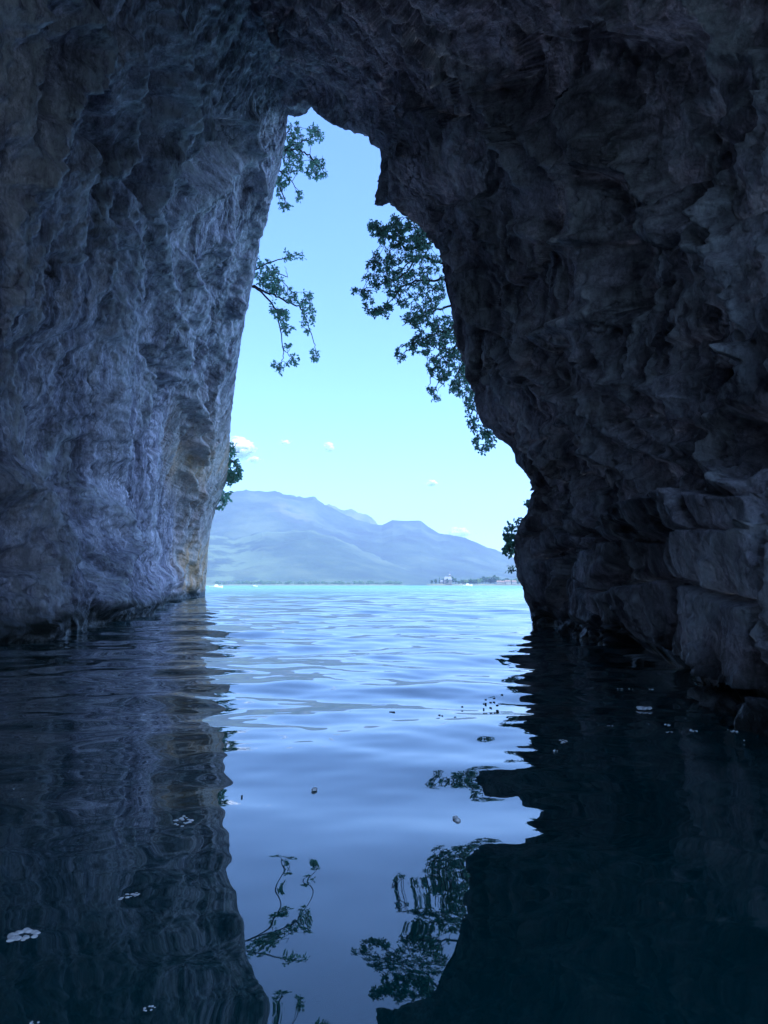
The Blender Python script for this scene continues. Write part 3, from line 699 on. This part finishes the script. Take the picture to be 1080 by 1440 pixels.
m = MB(); m.box((4.9, 2.5, 23.2), (2.4, .06, 1.3)); m.build('flag', plain('flag_cloth', (.2, .2, .28)), tw)
m = MB(); m.box((-11, 1, 2.6), (8, 8, 5.2)); wg = m.build('wing', M_STONE, c); gable((-11, 1), 8, 8, 5.2, 3).build('roof', M_SLATE, wg)
for px, w, hh, lab in ((701, 10, 5, 'pale house at the left end of the waterside row'), (707, 8, 4.5, 'small pale house second in the waterside row'), (713, 12, 6, 'long pale house in the middle of the waterside row'), (722, 9, 5.5, 'pale house nearest the right rock edge on the far shore')):
    D = 1572; h_ = empty('house', ((px - 540) / F * D, D, 2.2)); tag(h_, lab, 'house', 'waterside houses')
    m = MB(); m.box((0, 0, hh / 2), (w, 8, hh)); m.build('wall', M_RENDER, h_); gable((0, 0), w, 8, hh, 3).build('roof', M_TILE, h_)
    windows(h_, (-w * .3, 0, w * .3), -4.06, (hh * .55,), 1.1, 1.5)
M_WHITE = plain('boat_white', (0.78, 0.78, 0.76), 0.35, .05)
def boat(px, py, L, lab, rz=0.0, cabin=True):
    p = W(px, py); b = empty('motorboat', p); b.rotation_euler = (0, 0, rz); tag(b, lab, 'boat', 'boats on the lake')
    mb = MB(); st = np.linspace(-.5, .5, 9); rows = []
    for u in st:
        wd = .17 * L * (1 - max(0, u) ** 2 * 3.4) ; wd = max(wd, .01); sh = .11 * L + .05 * L * max(0, u) * 2
        rows.append([(u * L, -wd, sh), (u * L, -wd * .8, .02 * L), (u * L, 0, -.03 * L), (u * L, wd * .8, .02 * L), (u * L, wd, sh), (u * L, 0, sh * .9)])
    g = np.array(rows).reshape(-1, 3); f = []
    for i in range(8):
        for j in range(6): f.append((i * 6 + j, i * 6 + (j + 1) % 6, (i + 1) * 6 + (j + 1) % 6, (i + 1) * 6 + j))
    mb.add(g, f4=f); mb.add(g[:6], f4=[(0, 1, 2, 5), (5, 2, 3, 4)]); mb.build('hull', M_WHITE, b)
    if cabin:
        m = MB(); m.box((.02 * L, 0, .17 * L), (.3 * L, .24 * L, .13 * L), taper=.75); cb = m.build('cabin', M_WHITE, b)
        m = MB(); m.box((.175 * L, 0, .175 * L), (.012 * L, .18 * L, .07 * L)); m.build('windscreen', M_DARK, cb)
boat(304, 826.6, 3.6, 'white motorboat close beside the left rock edge', .15)
boat(358, 825.2, 3.0, 'tiny white boat below the foothill meadows', -.3)
boat(657, 824.2, 8.5, 'white motorboat in front of the gap beside the island', .1)

# ------------------------------------------------------------------ clouds
def cloud_material():
    t = NT('cloud_white'); g = t.n('NewGeometry'); d = t.n('BsdfDiffuse'); d.inputs[0].default_value = (.9, .9, .9, 1)
    tl_ = t.n('BsdfTranslucent'); tl_.inputs[0].default_value = (.9, .9, .9, 1)
    m1 = t.n('MixShader'); m1.inputs[0].default_value = .35; t.l(d.outputs[0], m1.inputs[1]); t.l(tl_.outputs[0], m1.inputs[2])
    a = t.ramp(t.noise(g.outputs['Position'], .016, 6, .6), [(.34, (0, 0, 0)), (.58, (.42, .42, .42))])
    tr = t.n('BsdfTransparent'); m2 = t.n('MixShader'); t.l(a, m2.inputs[0]); t.l(tr.outputs[0], m2.inputs[1]); t.l(m1.outputs[0], m2.inputs[2])
    t.l(m2.outputs[0], t.out.inputs[0]); return t.m
M_CLOUD = cloud_material()
def ico2():
    v, f = IV.tolist(), []
    mid = {}
    def m(a, b):
        k = (min(a, b), max(a, b))
        if k not in mid:
            q = np.array(v[a]) + np.array(v[b]); v.append((q / np.linalg.norm(q)).tolist()); mid[k] = len(v) - 1
        return mid[k]
    for a, b, c in IF:
        x, y, z = m(a, b), m(b, c), m(c, a); f += [(a, x, z), (b, y, x), (c, z, y), (x, y, z)]
    return np.array(v), np.array(f)
I2V, I2F = ico2()
def cloud(px, py, wpx, hpx, D, lab, n, seed=0):
    c = P(px, py, D); a, b = wpx / F * D / 2, hpx / F * D / 2
    r = np.random.default_rng(seed + 5); mb = MB()
    for _ in range(n * 2):
        u = r.normal(size=3) * .42; u[2] = abs(u[2]) * 1.2 - .35 if hpx > 12 else u[2] * .6
        k = max(.15, 1 - np.linalg.norm(u[:2])) * r.uniform(.5, 1)
        rad = min(a, b * 1.6) * .7 * k
        q = I2V * rad; q = q * (1 + .35 * perlin(q / rad * 1.3 + seed * 9 + u * 4)[:, None])
        mb.add(np.array((u[0] * a, u[1] * a * .7, u[2] * b)) + q * np.array((1.25, 1, .8)), f3=I2F)
    o = mb.build('cloud', M_CLOUD, None, True); o.location = c
    tag(o, lab, 'cloud', 'small clouds over the mountain')
cloud(338, 632, 46, 28, 10500, 'bright white cloud partly hidden by the left rock edge', 60, 1)
cloud(357, 646, 30, 9, 10900, 'thin flat cloud shred just below the bright left cloud', 16, 2)
cloud(401, 622, 18, 8, 10500, 'small oval cloud right of the bright left cloud', 14, 3)
cloud(463, 629, 19, 17, 10500, 'small upright cloud above the middle of the ridge', 18, 4)
cloud(608, 679, 24, 11, 10500, 'small faint cloud above the right part of the ridge', 14, 5)
cloud(645, 749, 56, 16, 10500, 'low white cloud behind the descending right ridge', 26, 6)

# ------------------------------------------------------------------ trees and shrubs on the cliff
LV = np.array([(0, 0, 0), (0, .36, -.05), (0, .72, -.04), (0, 1, .03), (-.21, .33, .02), (-.23, .68, .03), (.21, .33, .02), (.23, .68, .03)])
LF3 = np.array([(0, 1, 4), (5, 2, 3), (0, 6, 1), (7, 3, 2)]); LF4 = np.array([(4, 1, 2, 5), (1, 6, 7, 2)])
def in_poly(p, poly):
    x, y = p; c = False
    for (x0, y0), (x1, y1) in zip(poly, poly[1:] + poly[:1]):
        if (y0 > y) != (y1 > y) and x < (x1 - x0) * (y - y0) / (y1 - y0) + x0: c = not c
    return c
def leafy(name, label, cat, D, limbs, regions, leaf, nleaf, seed, mat, depth=1.0, group=None, gap=-.22, trunk=None, droop=.25, slim=1.0, bare=()):
    r = np.random.default_rng(seed)
    root_pts = limbs[0][0] if trunk is None else trunk[0]
    org = P(*root_pts[0], D); o = empty(name, org); tag(o, label, cat, group)
    def path(pts, d0, d1):
        pts = np.array(pts, float); k = len(pts); u = np.linspace(0, 1, k)
        uq = np.linspace(0, 1, 6 * (k - 1) + 1)
        pp = pchip(u, pts, uq) if k > 2 else np.stack([np.interp(uq, u, pts[:, j]) for j in range(2)], -1)
        w = np.array([P(a, b, D + d0 + (d1 - d0) * t) for (a, b), t in zip(pp, uq)])
        w[1:-1] += r.normal(size=(len(w) - 2, 3)) * .02
        return w
    if trunk is not None:
        w = path(trunk[0], 0, 0); mb = MB(); mb.tube(w, np.linspace(trunk[1], trunk[1] * .5, len(w)), 7); mb.build('trunk', M_BARK, o, True, org)
    br = []; lf = []; paths = []
    for pts, rad in limbs:
        w = path(pts, 0, r.uniform(-depth, depth)); mb = MB(); mb.tube(w, np.linspace(rad, rad * .25, len(w)), 6)
        br.append(mb); lf.append(MB()); paths.append(w)
    allp = np.concatenate(paths); own = np.concatenate([[i] * len(p) for i, p in enumerate(paths)])
    for poly, n in regions:
        xs = [p[0] for p in poly]; ys = [p[1] for p in poly]; made = 0; tries = 0
        while made < n and tries < n * 40:
            tries += 1
            p = (r.uniform(min(xs), max(xs)), r.uniform(min(ys), max(ys)))
            if not in_poly(p, poly): continue
            if perlin(np.array([[p[0] / 9, p[1] / 9, seed + .37]]))[0] < gap: continue
            c = P(p[0], p[1], D + r.uniform(-depth, depth))
            k = np.argmin(np.sum((allp - c) ** 2 * np.array((1, .3, 1)), 1)); i = own[k]; a = allp[k]
            if np.linalg.norm((c - a) * (1, .4, 1)) > .036 * D: continue
            made += 1; allp = np.vstack([allp, c]); own = np.append(own, i)
            mid_ = (a + c) / 2 + np.array((0, 0, .06 * np.linalg.norm(c - a))) + r.normal(size=3) * .03
            br[i].tube([a, mid_, c], [.010 * slim, .007 * slim, .004 * slim], 3)
            ax = (c - mid_); ax /= np.linalg.norm(ax) + 1e-9
            m = r.integers(nleaf[0], nleaf[1] + 1)
            for j in range(m):
                d = ax * r.uniform(.1, .8) + r.normal(size=3) * .75 + np.array((0, 0, -droop)); d /= np.linalg.norm(d)
                sidev = np.cross(d, r.normal(size=3)); sidev /= np.linalg.norm(sidev) + 1e-9; up = np.cross(sidev, d)
                L = leaf * r.uniform(.65, 1.25)
                v = LV * L; q = c + r.normal(size=3) * leaf * .28 + v[:, :1] * sidev * 1.15 + v[:, 1:2] * d + v[:, 2:3] * up
                lf[i].add(q, f3=LF3, f4=LF4)
    for b, l in zip(br, lf):
        bo = b.build('branch', M_BARK, o, True, org)
        if l.n: lo = l.build('leaves', mat, bo, False, org); lo['kind'] = 'stuff'
    return o
leafy('overhanging_tree', 'broad leaved tree leaning out over the water from the right cliff edge', 'tree', 17.8,
      [([(640, 445), (625, 370), (612, 338), (590, 346), (575, 350), (560, 340), (535, 325), (520, 320)], .045),
       ([(622, 370), (608, 366), (590, 360), (570, 385), (540, 398), (505, 408)], .035),
       ([(630, 392), (600, 395), (570, 400), (552, 420), (535, 440)], .03),
       ([(634, 430), (605, 440), (580, 450), (566, 458)], .028),
       ([(600, 340), (585, 325), (570, 308), (556, 304)], .022),
       ([(640, 460), (612, 470), (585, 485), (566, 498)], .028),
       ([(648, 480), (625, 500), (608, 525), (602, 553)], .026),
       ([(655, 510), (645, 540), (655, 570)], .02)],
      [([(515, 315), (525, 310), (545, 318), (550, 303), (560, 305), (585, 312), (605, 318), (607, 345), (600, 355), (575, 350), (545, 345), (532, 340), (520, 325)], 622),
       ([(545, 345), (600, 355), (620, 362), (626, 400), (630, 440), (600, 440), (565, 432), (555, 422), (540, 410), (512, 410), (495, 415), (497, 405), (508, 400), (515, 375), (525, 355)], 808),
       ([(508, 412), (522, 415), (528, 432), (545, 425), (552, 432), (545, 446), (530, 447), (515, 438)], 147),
       ([(575, 440), (632, 435), (645, 480), (655, 515), (640, 505), (610, 500), (575, 498), (558, 512), (556, 490), (578, 480), (590, 465), (560, 448)], 622),
       ([(600, 500), (655, 510), (668, 560), (650, 560), (630, 545), (612, 535), (600, 520)], 334),
       ([(600, 545), (612, 545), (620, 560), (612, 567), (600, 552)], 26)],
      .064, (4, 7), 21, M_LEAF, 1.1, trunk=([(665, 520), (650, 470), (636, 430), (624, 370)], .075), droop=.2)
leafy('trailing_shrub', 'small leafy shrub trailing down the right rock edge below the tree', 'shrub', 16.0,
      [([(690, 560), (672, 580), (668, 600), (672, 622)], .02), ([(690, 580), (682, 605), (690, 622)], .015)],
      [([(655, 545), (668, 552), (672, 580), (685, 600), (696, 612), (696, 625), (680, 638), (668, 628), (664, 605), (655, 580)], 120)], .075, (5, 7), 22, M_LEAF, .5)
leafy('hanging_shrub', 'sparse shrub with long drooping twigs halfway up the left rock edge', 'shrub', 30.5,
      [([(352, 400), (368, 408), (385, 415), (405, 425), (425, 435), (432, 455), (440, 475), (444, 496)], .05),
       ([(352, 400), (372, 415), (390, 440), (395, 470), (398, 500), (393, 518)], .045),
       ([(352, 385), (372, 372), (395, 365), (410, 360), (424, 358)], .035),
       ([(360, 400), (385, 385), (405, 390), (400, 375)], .03), ([(388, 416), (395, 395), (415, 415)], .025), ([(398, 490), (410, 502), (418, 508)], .018)],
      [([(362, 360), (385, 368), (392, 385), (400, 400), (402, 412), (385, 412), (366, 400), (360, 385)], 144),
       ([(388, 412), (405, 400), (418, 412), (438, 408), (440, 425), (425, 430), (405, 425)], 61), ([(385, 420), (402, 432), (405, 448), (392, 452), (380, 435)], 68),
       ([(400, 352), (428, 355), (428, 362), (400, 366)], 23), ([(425, 432), (440, 425), (442, 455), (432, 470), (422, 460)], 44),
       ([(397, 452), (412, 455), (410, 470), (398, 468)], 20), ([(437, 490), (450, 495), (450, 506), (440, 508)], 15), ([(382, 505), (398, 508), (396, 526), (385, 524)], 18),
       ([(400, 498), (420, 500), (418, 512), (402, 514)], 17), ([(398, 480), (410, 482), (408, 490), (398, 490)], 6)],
      .135, (3, 6), 23, M_LEAF2, .8, droop=.5, slim=1.6)
leafy('feathery_shrub', 'feathery shrub hanging at the top of the left rock edge', 'shrub', 25.5,
      [([(394, 215), (410, 205), (425, 200), (450, 190)], .04), ([(394, 215), (415, 210), (435, 218), (450, 235), (458, 245)], .04),
       ([(392, 240), (405, 250), (420, 268)], .03), ([(392, 255), (398, 275), (402, 292)], .03), ([(396, 210), (405, 185), (410, 175)], .03)],
      [([(404, 170), (420, 172), (428, 190), (425, 205), (402, 212)], 74), ([(430, 180), (445, 175), (453, 192), (448, 205), (440, 205), (430, 195)], 57),
       ([(398, 205), (425, 205), (424, 240), (400, 246)], 102), ([(435, 220), (455, 222), (460, 248), (440, 252), (430, 245)], 88), ([(388, 240), (410, 240), (406, 262), (390, 268)], 57),
       ([(391, 270), (408, 285), (402, 298), (394, 292)], 30), ([(410, 268), (426, 268), (424, 282), (412, 282)], 15)],
      .105, (3, 6), 24, M_LEAF2, .8, droop=.9, slim=1.2)
leafy('bushy_shrub', 'round bushy shrub low on the left rock edge against the sky', 'shrub', 38.5,
      [([(316, 655), (326, 648), (334, 658), (339, 668)], .06), ([(316, 660), (326, 672), (332, 680)], .05), ([(318, 640), (328, 630), (334, 622)], .04)],
      [([(316, 638), (330, 642), (336, 655), (341, 667), (333, 678), (322, 681), (316, 660)], 110), ([(318, 618), (328, 624), (334, 638), (322, 640)], 16)],
      .18, (5, 8), 25, M_LEAF2, .8, slim=2)
leafy('dark_shrub', 'tiny dark shrub under the bushy one on the left rock edge', 'shrub', 41,
      [([(302, 712), (312, 702), (322, 694)], .05), ([(302, 715), (312, 712), (320, 708)], .04)],
      [([(308, 692), (324, 688), (322, 700), (314, 712), (304, 714)], 26)], .24, (3, 5), 26, M_LEAF2, .6, slim=2)
leafy('ledge_shrub', 'drooping shrub on the rock ledge at the right above the water', 'shrub', 13.9,
      [([(742, 748), (728, 740), (716, 748), (712, 765)], .018), ([(744, 745), (730, 735), (722, 733)], .015), ([(742, 760), (724, 765), (716, 778)], .015)],
      [([(722, 732), (735, 728), (742, 740), (735, 755), (726, 770), (718, 782), (709, 778), (710, 755), (714, 742)], 95)], .085, (4, 6), 27, M_LEAF, .35, droop=.5, slim=.6)
leafy('rock_tuft', 'tiny leafy tuft on the right rock edge just above the ledge shrub', 'shrub', 13.9,
      [([(750, 712), (744, 706), (740, 702)], .01)], [([(738, 703), (748, 700), (752, 708), (746, 716), (741, 712)], 22)], .07, (3, 5), 28, M_LEAF, .2, slim=.6)
leafy('bare_twig', 'thin nearly bare twig sticking out of the right rock near the water', 'twig', 13.9,
      [([(730, 802), (720, 800), (712, 796)], .008), ([(730, 806), (722, 803), (716, 804)], .007)], [([(712, 795), (728, 800), (726, 806), (714, 804)], 8)], .06, (2, 3), 29, M_LEAF2, .15, slim=.5)

# ------------------------------------------------------------------ foam and leaf scraps on the water
def foam_material():
    t = NT('foam'); tc = t.n('TexCoord')
    c = t.ramp(t.noise(tc.outputs['Object'], 60, 4), [(0.3, (0.55, 0.58, 0.58)), (0.7, (0.84, 0.85, 0.84))])
    b = t.n('BsdfPrincipled', i_Roughness=0.18); t.l(c, b.inputs['Base Color']); t.l(b.outputs[0], t.out.inputs[0]); return t.m
M_FOAM = foam_material()
def dome(nu=9, nv=4):
    v = [(0, 0, 1)]; f3 = []; f4 = []
    for i in range(1, nv + 1):
        a = i / nv * math.pi / 2 * 1.1
        for j in range(nu): v.append((math.sin(a) * math.cos(j * 2 * math.pi / nu), math.sin(a) * math.sin(j * 2 * math.pi / nu), math.cos(a)))
    for j in range(nu): f3.append((0, 1 + j, 1 + (j + 1) % nu))
    for i in range(nv - 1):
        for j in range(nu):
            a = 1 + i * nu; f4.append((a + j, a + nu + j, a + nu + (j + 1) % nu, a + (j + 1) % nu))
    return np.array(v), np.array(f3), np.array(f4)
DV, DF3, DF4 = dome()
def foam(px, py, wpx, lab, ang=0.0, aspect=.4, n=14, group='foam flecks on the dark water', seed=0, name='foam_fleck'):
    p = W(px, py); d = math.hypot(*p[:2]); L = wpx / F * d
    r = np.random.default_rng(int(px * 13 + py)); mb = MB()
    for k in range(n):
        u = r.uniform(-.5, .5) * (.5 if n < 4 else 1); w = r.uniform(-.5, .5) * math.sqrt(max(0, 1 - (2 * u) ** 2)) * aspect
        if n > 8 and abs(w) < .10 * aspect and abs(u) < .3: continue
        x, y = u * L, w * L / max(.3, math.sin(math.atan(H / d)) * 1.2)
        s = L * r.uniform(.09, .20) if n > 2 else L * .42
        mb.add(np.array((x * math.cos(ang) - y * math.sin(ang), x * math.sin(ang) + y * math.cos(ang), -s * .15)) + DV * s * np.array((1, 1, .75)), f3=DF3, f4=DF4)
    if not mb.v: mb.add(DV * L * .4, f3=DF3, f4=DF4)
    o = mb.build(name, M_FOAM, None, True); o.location = (p[0], p[1], .001)
    tag(o, lab, 'foam', group)
foam(33, 1318, 33, 'long oval foam fleck in the lower left dark water, largest of all', .55, .45, 46)
foam(180, 1263, 27, 'slanting foam fleck between the largest one and the ring shaped one', .6, .34, 34)
foam(257, 1156, 22, 'curled ring shaped foam fleck beside the bright reflection edge', .3, .7, 18)
foam(210, 1420, 13, 'round foam fleck lowest in the dark left water', 1.0, .8, 9)
foam(240, 1370, 7, 'small foam fleck above the round lowest one', 0, .6, 4); foam(299, 1302, 8, 'small foam fleck close to the dark lower left reflection edge', 0, .8, 3)
foam(48, 1439, 10, 'small foam fleck cut by the bottom edge', .5, .5, 6)
foam(273, 1372, 5, 'faint tiny foam fleck right of the small pair', 0, .5, 3)
for x, y in ((20, 1110), (30, 1125), (105, 1011), (120, 980), (145, 973), (183, 979), (148, 1158), (124, 1368), (232, 978)):
    foam(x, y, 5, 'tiny pale foam dot on the dark water below the left wall', 0, .5, 3)
BG = 'bubbles on the bright reflection'
foam(527, 1232, 16, 'cluster of bubbles in the middle of the blue reflection', 0, .9, 12, BG, name='bubble_cluster'); foam(534, 1207, 7, 'small bubble just above the bubble cluster', 0, 1, 1, BG, name='bubble')
foam(508, 1285, 8, 'small bubble below the bubble cluster', 0, 1, 1, BG, name='bubble'); foam(641, 1152, 10, 'bubble pair near the right dark reflection', 0, .5, 2, BG, name='bubble')
foam(442, 1110, 9, 'lone dark bubble left of centre on the reflection', 0, .6, 2, BG, name='bubble')
RG = 'foam flecks on the dark right water'
foam(790, 1043, 13, 'larger foam fleck at the edge of the right dark reflection', .1, .6, 12, RG); foam(781, 1056, 8, 'small foam fleck just under the larger one', 0, .6, 5, RG)
foam(905, 996, 18, 'long thin foam streak on the right dark water', 0, .3, 14, RG); foam(938, 1020, 9, 'upper of two close foam flecks', 0, .6, 6, RG); foam(939, 1030, 10, 'lower of two close foam flecks', 0, .35, 7, RG)
foam(976, 1028, 10, 'oval foam fleck right of the close pair', 0, .6, 8, RG); foam(857, 1021, 9, 'foam fleck with a faint trail left of the close pair', .3, .6, 6, RG)
foam(1029, 1028, 9, 'foam fleck near the right waterline', .2, .6, 6, RG); foam(911, 1018, 5, 'short foam speck left of the close pair', 0, .4, 3, RG)
for x, y in ((833, 968), (872, 969), (888, 969), (915, 969)):
    foam(x, y, 6, 'tiny white foam dot in the row before the right undercut', 0, .6, 4, RG)
for x, y in ((710, 1342), (684, 1357), (880, 1306), (1045, 1041), (827, 1018), (919, 1026)):
    foam(x, y, 5, 'tiny pale foam dot scattered on the black right water', 0, .6, 3, RG)
M_SCRAP = plain('wet_leaf', (0.035, 0.03, 0.02), .35)
def scrap(px, py, wpx, lab='tiny dark leaf scrap floating on the bright water', group='leaf scraps on the water'):
    p = W(px, py); d = math.hypot(*p[:2]); L = .75 * wpx / F * d; r = np.random.default_rng(int(px + py * 3)); mb = MB()
    a = r.uniform(0, 3); n = 8
    out = [((.5 * L * math.cos(k * 6.283 / n) * r.uniform(.7, 1.2)), 1.1 * L * math.sin(k * 6.283 / n) * r.uniform(.6, 1.2)) for k in range(n)]
    v = [(0, 0, .004)] + [(x, y, .003 + .0015 * math.sin(k * 2.1)) for k, (x, y) in enumerate(out)] + [(x, y, -.004) for x, y in out]
    f3 = [(0, 1 + k, 1 + (k + 1) % n) for k in range(n)]; f4 = [(1 + k, 1 + n + k, 1 + n + (k + 1) % n, 1 + (k + 1) % n) for k in range(n)]
    mb.add(v, f3, f4); o = mb.build('leaf_scrap', M_SCRAP, None, True); o.location = p; tag(o, lab, 'leaf', group)
scrap(552, 1002, 12, 'largest dark leaf scrap in the middle of the bright water')
for x, y, w in ((666, 966, 6), (668, 968, 5), (640, 1009, 4), (618, 1006, 5), (616, 1011, 6), (622, 1007, 4), (690, 988, 5), (699, 992, 5), (706, 977, 4), (695, 982, 4), (683, 984, 4), (650, 994, 4), (492, 1001, 5), (562, 966, 4), (680, 990, 3), (724, 975, 4), (340, 1120, 3)):
    scrap(x, y, w)

# ------------------------------------------------------------------ air
hz = NT('air_haze'); pv = hz.n('VolumePrincipled'); pv.inputs['Color'].default_value = (0.62, 0.71, 1.0, 1); pv.inputs['Density'].default_value = 1.2e-4
pv.inputs['Anisotropy'].default_value = 0.2; hz.l(pv.outputs[0], hz.out.inputs['Volume'])
m = MB(); m.box((0, 3900, 348), (9000, 8000, 702)); o = m.build('haze', hz.m); tag(o, 'thin blue haze over the lake', 'haze', kind='stuff')
